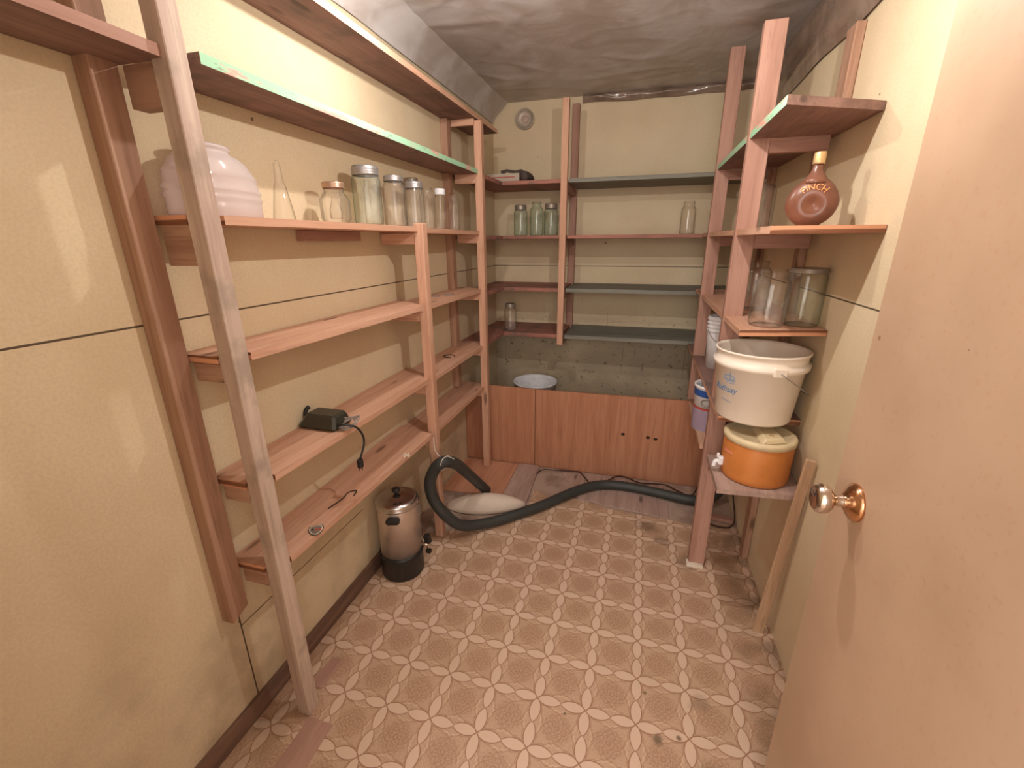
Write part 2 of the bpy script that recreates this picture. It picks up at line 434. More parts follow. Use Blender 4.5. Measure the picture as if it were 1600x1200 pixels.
def flap_r(u, v):      # loose fold hanging down the right wall
    y = .1 + 3.08*u; t = v
    z = ZC - .008 - (.24 + .012*noise.noise(Vector((y*3, 0, 1))))*t
    x = XR - .006 - .030*math.sin(PI*min(1, t*1.02)) * (.7 + .5*noise.noise(Vector((y*2.2, t*3, 0)))) - .006*max(0, ridged((y*.6, t*2.2, 3), 2.5)-.4)
    return (min(x, XR-.002), y, z)
tag(sheet('plastic_sheet', 160, 24, flap_r, M_poly2), 'brown plastic vapour barrier folded down along the top of the right wall', 'plastic sheet')
def flap_l(u, v):
    y = .1 + 3.08*u
    z = ZC + .006 - (.122 + .022*noise.noise(Vector((y*1.7, 0, 8))))*v
    x = XL + .006 + .115*(1-v)**2.0 + .014*math.sin(PI*v)*(.8+.6*noise.noise(Vector((y*2.4, v*2, 3)))) + .005*max(0, ridged((y*.7, v*1.5, 9), 3)-.4)
    return (max(x, XL+.002), y, z)
tag(sheet('plastic_sheet', 160, 16, flap_l, M_poly), 'plastic vapour barrier lapped down along the top of the left wall', 'plastic sheet')
def flap_b(u, v):
    x = -.44 + .98*u
    z = ZC + .010 - (.056 + .012*noise.noise(Vector((x*4, 0, 5))))*v
    y = YB - .004 - .022*math.sin(PI*v)*(1+.7*noise.noise(Vector((x*7, v*2, 0)))) - .006*max(0, ridged((x*2, v, 3), 5)-.4)
    return (x, min(y, YB-.001), z)
tag(sheet('plastic_sheet', 120, 14, flap_b, M_poly2), 'loose hem of shiny plastic along the top of the far wall', 'plastic sheet')

# baseboard trim on the left wall, in two boards
bm = BM(); box(bm, XL, XL+.014, .14, 1.75, 0, .068)
struct(link('baseboard_left', bm, M_trim))

# ------------------------------------------------------------------ door, opened flat against the right side
d = bpy.data.objects.new('door_1', None); C.objects.link(d); d.location = (.418, .13, 0); struct(d)
part_box('door_panel', d, (.400, .436, .13, .905, .012, 2.03), M_door, .002)
def axis_lathe(bm, prof, c, n=40):      # revolve about -x axis; prof (r, distance towards -x)
    rings = []
    for r, q in prof:
        if r < 1e-5: rings.append([bm.verts.new((c[0]-q, c[1], c[2]))])
        else: rings.append([bm.verts.new((c[0]-q, c[1]+r*math.cos(2*PI*i/n), c[2]+r*math.sin(2*PI*i/n))) for i in range(n)])
    for a, b in zip(rings, rings[1:]):
        for i in range(n):
            j = (i+1) % n
            if len(a) == 1: bm.faces.new((a[0], b[j], b[i]))
            elif len(b) == 1: bm.faces.new((a[i], a[j], b[0]))
            else: bm.faces.new((a[i], a[j], b[j], b[i]))
KC = (.400, .819, .952)
bm = BM(); axis_lathe(bm, [(0, -.001), (.034, -.001), (.0345, .002), (.033, .006), (.027, .011), (.019, .015), (.015, .018), (0, .018)], KC)
rose = link('rose', bm, M_brass, d, True)
bm = BM(); axis_lathe(bm, [(0, .016), (.0125, .016), (.011, .024), (.0105, .032), (.013, .037), (.021, .041), (.0262, .047), (.0272, .055), (.025, .062), (.0195, .0665), (.018, .0655), (0, .0655)], KC)
link('door_knob', bm, M_chrome, d, True)
for zz in (.25, 1.0, 1.8): part_box('hinge', d, (.396, .400, .13, .155, zz, zz+.09), M_brass, 0)

# ------------------------------------------------------------------ left shelving
XS = -.868
un = thing('shelving_unit', 'long pine shelving unit built of studs and boards along the left wall', 'shelves', (-.95, 1.6, 0))
def post(parent, name, x0, x1, y0, y1, z0, z1, mat, dx=0, dy=0):
    bm = BM(); hexa(bm, [(x0,y0,z0),(x1,y0,z0),(x1,y1,z0),(x0,y1,z0),(x0+dx,y0+dy,z1),(x1+dx,y0+dy,z1),(x1+dx,y1+dy,z1),(x0+dx,y1+dy,z1)], .002)
    return link(name, bm, mat, parent)
p1 = post(un, 'post', -.922, -.880, .762, .806, 0, 2.25, M_old, .004, -.016); p1['label'] = 'weathered grey front post'
post(un, 'post', -.886, -.846, 1.672, 1.712, 0, 1.468, M_pine['z'])
post(un, 'post', -.886, -.846, 2.392, 2.432, .007, 1.985, M_pine['z'])
# wall uprights
bm = BM(); box(bm, XL, -1.002, .695, .748, .40, 2.12, .002)
for v in bm.verts:
    if v.co.z < .41 and v.co.y > .72: v.co.z += .02
link('wall_upright', bm, M_orange['z'], un)
post(un, 'wall_upright', XL, -1.005, 2.325, 2.375, .56, 1.99, M_orange['z'])
def shelf(parent, x0, x1, y0, y1, zt, th, mats, skew_far=0, skew_near=0, dz=0, axis='y', frontx=True, notch=False):
    """board notched round the near post; mats = [body, front edge, ends]; skew moves the wall side corner; dz lifts the far end"""
    bm = BM()
    if notch:
        q = [(x0, y0), (-.925, y0), (-.925, .810), (-.884, .810), (x1, y1), (x0, y1+skew_far)]
        lo = [bm.verts.new((a, b, zt-th+(dz if i > 3 else 0))) for i, (a, b) in enumerate(q)]
        hi = [bm.verts.new((a, b, zt+(dz if i > 3 else 0))) for i, (a, b) in enumerate(q)]
        bm.faces.new(lo[::-1]); bm.faces.new(hi)
        for i in range(6):
            fc = bm.faces.new((lo[i], lo[(i+1) % 6], hi[(i+1) % 6], hi[i])); fc.material_index = 1 if i == 3 else 2
        return link('shelf', bm, mats, parent)
    pts = [(x0, y0+skew_near, zt-th), (x1, y0, zt-th), (x1, y1, zt-th+dz), (x0, y1+skew_far, zt-th+dz), (x0, y0+skew_near, zt), (x1, y0, zt), (x1, y1, zt+dz), (x0, y1+skew_far, zt+dz)]
    vs = [bm.verts.new(q) for q in pts]
    idx = ((3,2,1,0), (4,5,6,7), (0,1,5,4), (1,2,6,5), (2,3,7,6), (3,0,4,7))
    fr = 3 if frontx else 2
    for k, f in enumerate(idx):
        fc = bm.faces.new([vs[i] for i in f])
        fc.material_index = 1 if k == fr else (2 if k in (2, 3, 4, 5) and k != fr else 0)
    return link('shelf', bm, mats, parent)
P = [M_pine['y'], M_pine['y'], M_plyedge]
GRN = [M_brown, M_mint, M_brown]
W0 = XL + .002
s = shelf(un, W0, XS-.060+.060, .812, 2.74, 2.012, .020, [M_brown, M_pine['y'], M_brown]); s['label'] = 'highest shelf board, dark underneath'
s = shelf(un, W0, XS, .812, 2.46, 1.757, .021, GRN); s['label'] = 'dark board with chipped mint green front edge'
s = shelf(un, W0, XS-.022, .12, .755, 1.750, .021, [M_brown, M_red['y'], M_brown])
shelf(un, W0, XS, .755, 1.668, 1.456, .019, P, notch=True); shelf(un, W0, XS, 1.670, 2.46, 1.452, .019, P)
shelf(un, W0, XS+.022, .755, 1.640, 1.150, .019, P, skew_far=.16, notch=True)
shelf(un, W0, XS, 1.60, 2.46, 1.140, .019, P)
shelf(un, W0, XS+.012, .755, 1.660, .820, .019, P, skew_far=.14, dz=.008, notch=True)
shelf(un, W0, XS, 1.66, 2.46, .812, .019, P)
shelf(un, W0, XS+.014, .755, 1.650, .560, .019, P, skew_far=.05, dz=.010, notch=True)
shelf(un, W0, XS, 1.66, 2.46, .556, .019, P)
for z, h in ((1.729, .075), (1.437, .085), (1.131, .045), (.801, .042), (.541, .045)):
    part_box('cleat', un, (-1.002, -.922, .756, .790, z-h, z), M_orange['x'])
for z in (1.736, 1.433, 1.121, .793, .537):
    part_box('cleat', un, (-1.002, -.886, 2.392, 2.43, z-.045, z), M_pine['x'])
    if z < 1.5: part_box('cleat', un, (XL+.004, -.886, 1.675, 1.708, z-.045, z-.002), M_pine['x'])
bm = BM(); box(bm, -1.005, -.880, 2.375, 2.40, 1.96, 1.991); link('cleat', bm, M_pine['x'], un)
bm = BM(); box(bm, XL+.001, XL+.03, 1.20, 1.50, 1.403, 1.436); link('cleat', bm, M_red['y'], un)

# ------------------------------------------------------------------ back shelving
ub = thing('shelving_unit', 'grey and reddish board shelves across the far wall', 'shelves', (-.3, 3.0, .7))
YS = 2.80
PB = [M_greyred, M_greyred, M_greyred]; PG = [M_grey, M_grey, M_grey]
for zt, th, L_, R_ in ((1.745, .022, PB, PG), (1.430, .020, PB, PB), (1.112, .024, PB, PG), (.815, .026, PB, PG)):
    for (xa, xb, mm, dzz) in ((-.862 if zt > .0 else 0, -.472, L_, .0), (-.452, .545, R_, .0)):
        bm = BM(); box(bm, xa, xb, YS, YB-.003, zt-th, zt+dzz)
        link('shelf', bm, mm[0], ub)
for zt in (1.745, 1.430, 1.112, .815):      # stub boards running on into the left corner behind the left unit
    bm = BM(); box(bm, XL+.003, -.864, 2.47, YB-.003, zt-.022, zt); link('shelf', bm, M_greyred, ub)
post(ub, 'post', -.494, -.456, 2.762, 2.80, .755, 2.15, M_pine['z'])
post(ub, 'wall_upright', -.500, -.455, YB-.035, YB-.002, .70, 2.22, M_red['z'])
for zt in (1.720, 1.408, 1.086, .788): part_box('cleat', ub, (-.500, -.460, 2.80, YB-.035, zt-.04, zt), M_red['y'])

# ------------------------------------------------------------------ right shelving
ur = thing('shelving_unit', 'narrow reddish shelving unit on the right wall beside the open door', 'shelves', (.45, 2.1, 0))
post(ur, 'post', .308, .374, 1.795, 1.830, .012, 2.045, M_red['z'])
post(ur, 'post', .306, .368, 2.505, 2.54, .545, 2.215, M_red['z'])
post(ur, 'wall_upright', .548, XR-.001, 1.765, 1.835, 1.74, 2.005, M_orange['z'])
post(ur, 'wall_upright', .548, XR-.001, 1.90, 1.955, 0, 1.74, M_orange['z'])
post(ur, 'wall_upright', .548, XR-.001, 2.52, 2.57, .30, 1.74, M_orange['z'])
XE = .312; W1 = XR-.002
def rshelf(xf, ya, yaw, yb, zt, th, mats, dz=0):
    bm = BM(); vs = [bm.verts.new(q) for q in [(xf, ya, zt-th), (W1, yaw, zt-th), (W1, yb, zt-th+dz), (xf, yb, zt-th+dz), (xf, ya, zt), (W1, yaw, zt), (W1, yb, zt+dz), (xf, yb, zt+dz)]]
    for k, f in enumerate(((3,2,1,0), (4,5,6,7), (0,1,5,4), (1,2,6,5), (2,3,7,6), (3,0,4,7))):
        fc = bm.faces.new([vs[i] for i in f]); fc.material_index = {5: 1, 2: 2}.get(k, 0)
    return link('shelf', bm, mats, ur)
RB = [M_brown, M_mint, M_brown]
s = rshelf(XE, 1.385, 1.52, 2.50, 1.738, .022, RB); s['label'] = 'dark board with mint green front edge'
rshelf(XE, 1.34, 1.36, 2.795, 1.432, .019, [M_pine['y'], M_pine['y'], M_plyedge])
rshelf(XE, 1.507, 1.572, 2.795, 1.128, .019, [M_pine['y'], M_pine['y'], M_plyedge])
rshelf(XE-.006, 1.60, 1.63, 2.795, .800, .019, [M_brown, M_pine['y'], M_plyedge])
rshelf(XE-.008, 1.440, 1.46, 1.70, .600, .019, [M_plank, M_plank, M_plank])
bm = BM(); box(bm, .300, W1, 1.86, 2.40, .546, .565); link('shelf', bm, M_pine['y'], ur)
for z in (1.716, 1.413, 1.109, .781): 
    part_box('cleat', ur, (.374, .548, 1.797, 1.828, z-.045, z), M_red['x'])
    part_box('cleat', ur, (.368, .548, 2.507, 2.538, z-.045, z), M_red['x'])
part_box('cleat', ur, (.314, .548, 1.665, 1.70, .536, .581), M_orange['x'])
tag(link('floor_block', (lambda b: (box(b, .300, .368, 1.775, 1.815, 0, .012), b)[1])(BM()), M_label), 'small white scrap under the foot of the right shelving post', 'scrap')

# ------------------------------------------------------------------ red plywood bin front, and floor pieces in front of it
bn = thing('bin_front', 'reddish plywood board closing the bin below the far shelves', 'panel', (-.2, 2.51, 0))
bm = BM(); box(bm, XL+.003, -.573, 2.503, 2.520, 0, .527); link('panel', bm, M_plyred, bn)
bm = BM(); hexa(bm, [(-.570,2.503,0),(XR-.003,2.503,0),(XR-.003,2.52,0),(-.570,2.52,0),(-.570,2.503,.525),(XR-.003,2.503,.536),(XR-.003,2.52,.536),(-.570,2.52,.525)]); link('panel', bm, M_plyred, bn)
for kx, kz in ((-.03, .29), (.115, .285), (.158, .28)):
    bm = BM(); n = 14; c = bm.verts.new((kx, 2.5018, kz)); rr = [bm.verts.new((kx+.011*math.cos(2*PI*i/n)*(1+.2*random.random()), 2.5018, kz+.009*math.sin(2*PI*i/n))) for i in range(n)]
    for i in range(n): bm.faces.new((c, rr[i], rr[(i+1) % n]))
    link('knot', bm, M_caulk, bn)
tag(link('plywood_offcut', (lambda b: (hexa(b, [(-1.035,2.07,0-.003),(-.672,2.10,-.003),(-.676,2.49,-.003),(-1.035,2.49,-.003),(-1.035,2.07,.006),(-.672,2.10,.006),(-.676,2.49,.006),(-1.035,2.49,.006)]), b)[1])(BM()), M_plyfloor), 'orange plywood offcut lying on the floor in the far left corner', 'plywood')
tag(link('floor_plank', (lambda b: (hexa(b, [(-.668,2.02,-.003),(-.515,2.02,-.003),(-.535,2.49,-.003),(-.672,2.49,-.003),(-.668,2.02,.012),(-.515,2.02,.012),(-.535,2.49,.012),(-.672,2.49,.012)]), b)[1])(BM()), M_plank), 'weathered grey plank on the floor right of the orange plywood offcut', 'plank')
tag(link('floor_plank', (lambda b: (hexa(b, [(-.24,2.19,-.003),(.245,2.125,-.003),(.24,2.49,-.003),(-.40,2.49,-.003),(-.24,2.19,.002),(.245,2.125,.002),(.24,2.49,.002),(-.40,2.49,.002)]), b)[1])(BM()), M_plank), 'broad pale board on the floor behind the torn vinyl edge, under the hose', 'plank')
tag(link('wood_scrap', (lambda b: (hexa(b, [(.41,2.18,0),(.565,2.16,0),(.565,2.20,0),(.41,2.22,0),(.41,2.18,.018),(.565,2.16,.018),(.565,2.20,.018),(.41,2.22,.018)]), b)[1])(BM()), M_red['x']), 'short reddish wood scrap on the floor by the right wall behind the post', 'scrap')
# curled-back flap of vinyl
def curl(u, v):
    x = -.93 + .42*u; c = 1.925 + .12*u; wd = .085*math.sin(PI*min(1, max(0, u*.97+.03)))**.6 + .002
    y = c + wd*(2*v-1)
    z = .003 + .072*math.sin(PI*v)**.8 * math.sin(PI*min(1, u*.95+.05))**.6
    return (x, y, z)
o = sheet('vinyl_flap', 40, 16, curl, M_curl); sm = o.modifiers.new('s', 'SOLIDIFY'); sm.thickness = .002
tag(o, 'pale curled-up flap of vinyl backing on the floor inside the hose loop', 'vinyl flap')
# brown strips lying in the doorway corner
tag(link('floor_strip', (lambda b: (hexa(b, [(-.958,.846,0),(-.905,.846,0),(-.893,.955,0),(-.943,.955,0),(-.958,.846,.004),(-.905,.846,.004),(-.893,.955,.004),(-.943,.955,.004)]), b)[1])(BM()), M_floorstrip), 'short brown strip on the vinyl beyond the foot of the grey post', 'floor strip')
tag(link('floor_strip', (lambda b: (hexa(b, [(-.88,.30,0),(-.785,.30,0),(-.795,.76,0),(-.878,.76,0),(-.88,.30,.004),(-.785,.30,.004),(-.795,.76,.004),(-.878,.76,.004)]), b)[1])(BM()), M_floorstrip), 'long brown strip on the floor on the near side of the grey post', 'floor strip')

# ------------------------------------------------------------------ jars
def jar_profile(R_, h, neck=.74, sh=.76, flat=False):
    return [(0, .004), (R_*.80, .004), (R_*.86, 0), (R_*.95, .003), (R_, .012), (R_, h*sh*.55), (R_, h*sh), (R_*.97, h*(sh+.05)), (R_*.86, h*(sh+.10)), (R_*neck, h*(sh+.135)),
            (R_*neck, h*.93), (R_*neck*1.05, h*.94), (R_*neck*1.05, h*.96), (R_*neck, h*.965), (R_*neck, h), (R_*neck*.93, h)]
def lid_profile(r, z0, h):
    p = [(r*.97, z0)]
    k = 3
    for i in range(k):
        a = z0 + h*(.05 + .8*i/k); p += [(r, a), (r*1.03, a+h*.1), (r, a+h*.2)]
    return p + [(r, z0+h*.88), (r*.94, z0+h), (r*.7, z0+h*.97), (0, z0+h*.97)]
def jar(label, x, y, z, R_, h, gm, lid=None, lidh=.02, neck=.74, sh=.76, seg=32, group=None, cat='jar', name='glass_jar'):
    group = group or ('glass jars on the left shelves' if x < -.86 and y < 2.4 else 'glass jars on the far shelves' if y > 2.5 else 'glass jars on the right shelves')
    t = thing(name, label, cat, (x, y, z), group)
    bm = BM(); lathe(bm, jar_profile(R_, h, neck, sh), (x, y, z), seg); link('glass_body', bm, gm, t, seg > 10)
    if lid: bm = BM(); lathe(bm, lid_profile(R_*neck*1.07, h-lidh+.003, lidh), (x, y, z), seg); link('lid', bm, lid, t, True)
    return t
Z2 = 1.4562; Z2b = 1.4525
# ribbed frosted container behind the grey post
t = thing('ribbed_container', 'wide frosted pink ribbed container with short neck, behind the grey post', 'container', (-.976, .872, Z2))
prof = [(0, 0), (.96, 0), (1.0, .004), (1.0, .028), (.99, .034), (1.03, .040), (1.03, .046), (.99, .052), (1.03, .057), (1.03, .062), (.98, .068), (.96, .088), (.97, .091), (.90, .100), (.80, .118), (.66, .131), (.46, .140), (.42, .146), (.47, .149), (.47, .154), (.40, .158), (0, .158)]
bm = BM(); lathe(bm, [(r*.060, z) for r, z in prof], (-.976, .884, Z2), 48, 1, 1.96); link('body', bm, G_pink, t, True)
# cone flask with a twisted neck
t = thing('cone_bottle', 'small clear cone-shaped bottle with a ribbed spout', 'bottle', (-.95, 1.062, Z2))
prof = [(0, .002), (.027, 0), (.0285, .004), (.0285, .006), (.016, .082), (.014, .090)]
for i in range(10): prof += [(.0135-.0005*i, .092+.0052*i), (.0095-.0004*i, .0946+.0052*i)]
prof += [(.005, .147), (.004, .149), (0, .149)]
bm = BM(); lathe(bm, prof, (-.95, 1.062, Z2), 28); link('glass_body', bm, G_clear, t, True)
# faceted jar
t = thing('glass_jar', 'squat faceted clear jar with a copper lid, beside the tall green jar', 'jar', (-.95, 1.287, Z2), 'glass jars on the left shelves')
bm = BM(); lathe(bm, [(0, .003), (.036, 0), (.046, .014), (.046, .070), (.034, .088), (.030, .092), (.031, .104)], (-.95, 1.287, Z2), 8); link('glass_body', bm, G_clear, t)
bm = BM(); lathe(bm, lid_profile(.033, .103, .018), (-.95, 1.287, Z2), 32); link('lid', bm, M_copper, t, True)
bm = BM(); lathe(bm, [(0, .014), (.018, .014), (.019, .04), (.012, .062), (.009, .075), (.011, .078), (0, .078)], (-.95, 1.287, Z2), 20); link('inner_bottle', bm, G_dull, t, True)
jar('tall green-tinted jar with grey screw lid, the biggest on the left jar shelf', -.945, 1.463, Z2, .049, .187, G_green, M_zinc, .030, .86)
jar('narrow clear jar standing behind the tall green-tinted jar', -1.005, 1.585, Z2, .030, .165, G_clear, None, 0, .8)
jar('clear jar with grey lid, next right of the tall green-tinted jar', -.940, 1.640, Z2, .043, .178, G_clear, M_zinc, .020, .80)
jar('clear jar with dark lid, behind the jar with the bright zinc lid', -.995, 1.885, Z2b, .036, .205, G_clear, M_greymetal, .022, .80)
jar('clear jar with bright ridged zinc lid, above the pine post', -.925, 1.775, Z2b, .040, .176, G_clear, M_zinc, .026, .84)
jar('clear lidless jar left of the white-capped jar', -.945, 1.93, Z2b, .030, .172, G_clear, None, 0, .78)
jar('slim clear jar with a white cap', -.940, 2.057, Z2b, .028, .178, G_clear, M_whiteb, .026, .82)
jar('small pinkish empty jar, last on the left jar shelf', -.940, 2.212, Z2b, .028, .172, G_dull, None, 0, .70, .68)
ZB = 1.430
jar('green jar, left of the three on the far shelf', -.784, 2.95, ZB, .044, .185, G_aqua, M_greymetal, .030, .80, .74)
jar('green ribbed jar, middle and tallest of the three on the far shelf', -.682, 2.97, ZB, .044, .205, G_aqua, None, 0, .66, .72)
jar('green jar, right of the three on the far shelf beside the post', -.583, 2.95, ZB, .045, .188, G_aqua, M_greymetal, .030, .84, .74)
jar('small clear jar alone on the right half of the far shelf', .243, 3.0, ZB, .042, .185, G_dull, None, 0, .74, .72)
jar('small clear jar on the lowest far shelf in the left corner', -.855+.01, 2.90, .815, .042, .175, G_dull, M_greymetal, .026, .80, .74)
jar('wide clear jar at the front of the right shelf, left of the green jar', .408, 1.615, 1.129, .054, .180, G_dull, None, 0, .72, .72, name='glass_jar')
jar('wide olive green jar at the front of the right shelf by the wall', .516, 1.650, 1.129, .055, .180, G_olive, M_greymetal, .016, .92, .86)
jar('clear jar set back on the right shelf behind the post', .44, 1.99, 1.129, .055, .190, G_dull, None, 0, .72, .74)
jar('large clear shouldered jar behind the post, left of the brown bottle', .405, 2.0, 1.433, .060, .225, G_dull, None, 0, .34, .60)

# ------------------------------------------------------------------ brown round bottle
BX, BY, BZ = .445, 1.515, 1.4335
t = thing('bottle', 'flattened round brown bottle with gold cap and gold lettering', 'bottle', (BX, BY, BZ))
ang = math.atan2(BX, BY); RM = Matrix.Rotation(-ang*.75, 4, 'Z')
def place(bm, z=0):
    for v in bm.verts: v.co = RM @ Vector((v.co.x*1.12, v.co.y*1.1, v.co.z*1.03)) + Vector((BX, BY, BZ+z))
bm = BM(); bmesh.ops.create_uvsphere(bm, u_segments=48, v_segments=32, radius=1)
def front_y(x, z):
    q = x*x + z*z
    return None
for v in bm.verts:
    x, y, z = v.co; r = math.hypot(x, z)
    dep = .031*math.copysign(abs(y)**.75, y)
    if y < 0: dep += .013*math.exp(-((x-.05)**2 + (z+.12)**2)/.10)
    X_ = x*.058*(1 - .10*max(0, z)); Z_ = .062 + z*.064
    if Z_ < .004: Z_ = 0.0
    v.co = Vector((X_, dep, Z_))
place(bm); body = link('body', bm, M_amber, t, True)
bm = BM(); lathe(bm, [(0, .108), (.034, .108), (.024, .120), (.015, .136), (.0115, .146), (.0115, .166), (0, .166)], (0, 0, 0), 32, 1, .8); place(bm); link('neck', bm, M_amber, t, True)
bm = BM(); lathe(bm, [(0, .156), (.0130, .156), (.0134, .160), (.0134, .182), (.0125, .186), (0, .186)], (0, 0, 0), 32); place(bm); link('cap', bm, M_gold, t, True)
bm = text_bm('PINCH', .022, .0012)
for v in bm.verts:                       # arc the lettering over the shoulder of the bottle
    a = v.co.x/.040; rr = .036 + v.co.y
    px = math.sin(a)*rr; pz_ = .062 + math.cos(a)*rr
    xs = px/.058; zs = (pz_-.062)/.064; yy = -math.sqrt(max(0, 1-xs*xs-zs*zs))
    dep = -.031*abs(yy)**.75 + .013*math.exp(-((xs-.05)**2 + (zs+.12)**2)/.10)
    v.co = Vector((px, dep - .0012 - v.co.z, pz_))
place(bm); link('lettering', bm, M_goldink, t)

# ------------------------------------------------------------------ pails and cooler on the right
def wrap_text(s, size, r_at, phi0, z0, c, mat, parent, name, slant=0):
    bm = text_bm(s, size, .0004)
    for v in bm.verts:
        X_ = v.co.x + slant*v.co.y; zz = z0 + v.co.y; rr = r_at(zz) + .0012 + v.co.z
        a = phi0 + X_/r_at(zz); v.co = Vector((c[0]+rr*math.cos(a), c[1]+rr*math.sin(a), c[2]+zz))
    return link(name, bm, mat, parent)
def pail_handle(name, parent, c, r, z, droop, phi, mat, tr=.0022):
    pts = []
    for i in range(17):
        a = PI*i/16; lx = r*math.cos(a); ly = -r*math.sin(a)*.98
        pts.append((c[0]+lx*math.cos(phi)-ly*math.sin(phi), c[1]+lx*math.sin(phi)+ly*math.cos(phi), c[2]+z-droop*math.sin(a)))
    bm = BM(); tube(bm, pts, tr, 8, 2); return link(name, bm, mat, parent, True)
PC = (.420, 1.645, .801); PR0, PR1, PH = .120, .142, .245
t = thing('pail', 'large open white plastic pail with faded blue print on the right shelf', 'pail', PC)
rp = lambda z: PR0 + (PR1-PR0)*z/PH
bm = BM(); lathe(bm, [(0, .004), (PR0-.01, .004), (PR0-.004, 0), (PR0, .006), (rp(.185), .185), (rp(.185)+.010, .188), (rp(.205)+.011, .206), (rp(.205), .210), (rp(.235), .236), (rp(.236)+.004, .238), (rp(.245)+.004, .245), (rp(.245)-.001, .2455), (rp(.236)-.003, .236), (PR0-.003, .010), (0, .010)], PC, 64)
link('body', bm, M_white, t, True)
for v_ in (0,):
    hx, hy = PC[0], PC[1]
phi_c = math.atan2(-PC[1], -PC[0])       # towards the viewer's side
pa = phi_c + .42
for a in (pa, pa+PI):
    bm = BM(); cx, cy = PC[0]+(rp(.2)+.008)*math.cos(a), PC[1]+(rp(.2)+.008)*math.sin(a)
    box(bm, -.006, .008, -.020, .020, .182, .212, .003)
    for v in bm.verts:
        q = Matrix.Rotation(a, 3, 'Z') @ Vector((v.co.x, v.co.y, 0)); v.co = Vector((cx+q.x, cy+q.y, PC[2]+v.co.z))
    link('handle_ear', bm, M_white, t)
pts = []
for i in range(17):                      # wire bail hanging down on the near side
    k = i/16; a = pa + (PI)*k
    rr = rp(.2)+.018; pts.append((PC[0]+rr*math.cos(a), PC[1]+rr*math.sin(a), PC[2]+.196-.105*math.sin(PI*k)))
bm = BM(); tube(bm, pts, .0018, 8, 2); link('wire_handle', bm, M_wire, t, True)
wrap_text('Rothsay', .030, rp, phi_c-.78, .112, PC, M_blueink, t, 'lettering', .25)
bm = BM()                                # sail-boat like emblem in blue line work
def on_pail(X_, Z_): 
    a = phi_c-.66 + X_/rp(Z_); rr = rp(Z_)+.001; return (PC[0]+rr*math.cos(a), PC[1]+rr*math.sin(a), PC[2]+Z_)
tube(bm, [on_pail(.022*math.cos(q*PI/8), .155+.008*math.sin(q*PI/8)) for q in range(17)], .0009, 6, 2)
tube(bm, [on_pail(-.02, .148), on_pail(0, .143), on_pail(.024, .146)], .0008, 6, 4)
tube(bm, [on_pail(.004, .176), on_pail(.003, .160), on_pail(.006, .147)], .0009, 6, 3)
tube(bm, [on_pail(-.014, .138), on_pail(.004, .135), on_pail(.022, .138)], .0007, 6, 4)
link('emblem', bm, M_blueink, t)
bm = BM()                                # second line of print, worn to an illegible scribble
tube(bm, [on_pail(-.030 + .004*i, .074 - .0006*i + (.0022 if i % 2 else -.0022)) for i in range(12)], .0006, 6, 2)
link('worn_print', bm, M_blueink, t)

# nested white buckets further back
c = (.392, 2.28, .801)
t = thing('bucket', 'small white bucket with stacked rims, on the right shelf behind the post', 'bucket', c)
pr_ = [(0, 0), (.052, 0), (.061, .17)]
for i in range(4): z0 = .178 + i*.018; pr_ += [(.062, z0), (.066, z0+.003), (.066, z0+.010), (.062, z0+.013)]
pr_ += [(.063, .252), (.058, .252), (.054, .16), (.05, .01), (0, .01)]
bm = BM(); lathe(bm, pr_, c, 48); link('body', bm, M_whiteb, t, True)
pail_handle('wire_handle', t, c, .068, .19, .07, .35, M_wire, .0015)

# blue labelled pail lower down
c = (.385+.062, 2.06, .566)
c = (.356, 2.06, .566)
t = thing('paint_pail', 'pale pail with a blue and lilac label, half hidden behind the large white pail', 'pail', c)
bm = BM(); lathe(bm, [(0, 0), (.074, 0), (.078, .20), (.082, .203), (.082, .212), (.077, .213), (.072, .20), (.07, .01), (0, .01)], c, 48); link('body', bm, M_whiteb, t, True)
def band(z0, z1, mat, name, r0=.0752, a0=0, a1=2*PI):
    bm = BM(); n = 40; g = []
    for i in range(n+1):
        a = a0+(a1-a0)*i/n
        g.append([bm.verts.new((c[0]+(r0+.02*z)*math.cos(a), c[1]+(r0+.02*z)*math.sin(a), c[2]+z)) for z in (z0, z1)])
    for i in range(n): bm.faces.new((g[i][0], g[i+1][0], g[i+1][1], g[i][1]))
    return link(name, bm, mat, t, True)
band(.004, .105, M_lilac, 'label_band'); band(.165, .195, M_blue, 'label_band'); band(.105, .115, M_redink, 'label_band')
bm = BM(); a0 = math.atan2(-c[1], -c[0])
tube(bm, [(c[0]+.081*math.cos(a0-.25+.28*math.cos(q)), c[1]+.081*math.sin(a0-.25+.28*math.cos(q)), c[2]+.140+.017*math.sin(q)) for q in [2*PI*i/16 for i in range(17)]], .003, 6, 1)
link('label_ring', bm, M_greymetal, t, True)

# orange beverage cooler
c = (.440, 1.575, .6005)
t = thing('beverage_cooler', 'round orange drink cooler with cream lid and white tap on the lowest right shelf', 'cooler', c)
bm = BM(); lathe(bm, [(0, 0), (.100, 0), (.106, .004), (.108, .02), (.110, .138), (.108, .143), (0, .143)], c, 64); link('body', bm, M_orangep, t, True)
bm = BM(); lathe(bm, [(.109, .141), (.113, .142), (.114, .156), (.110, .163), (.100, .164), (.094, .157), (0, .157)], c, 64); lid = link('lid', bm, M_cream, t, True)
bm = BM()                                # raised grip across the lid
for a, b in (((.012, -.100), (.070, -.055)),): 
    hexa(bm, [(c[0]-.020, c[1]-.100, c[2]+.156), (c[0]+.070, c[1]-.066, c[2]+.156), (c[0]+.050, c[1]+.070, c[2]+.156), (c[0]-.020, c[1]+.070, c[2]+.156),
              (c[0]-.004, c[1]-.088, c[2]+.174), (c[0]+.056, c[1]-.062, c[2]+.174), (c[0]+.042, c[1]+.058, c[2]+.174), (c[0]-.008, c[1]+.058, c[2]+.174)], .004)
link('lid_grip', bm, M_cream, t)
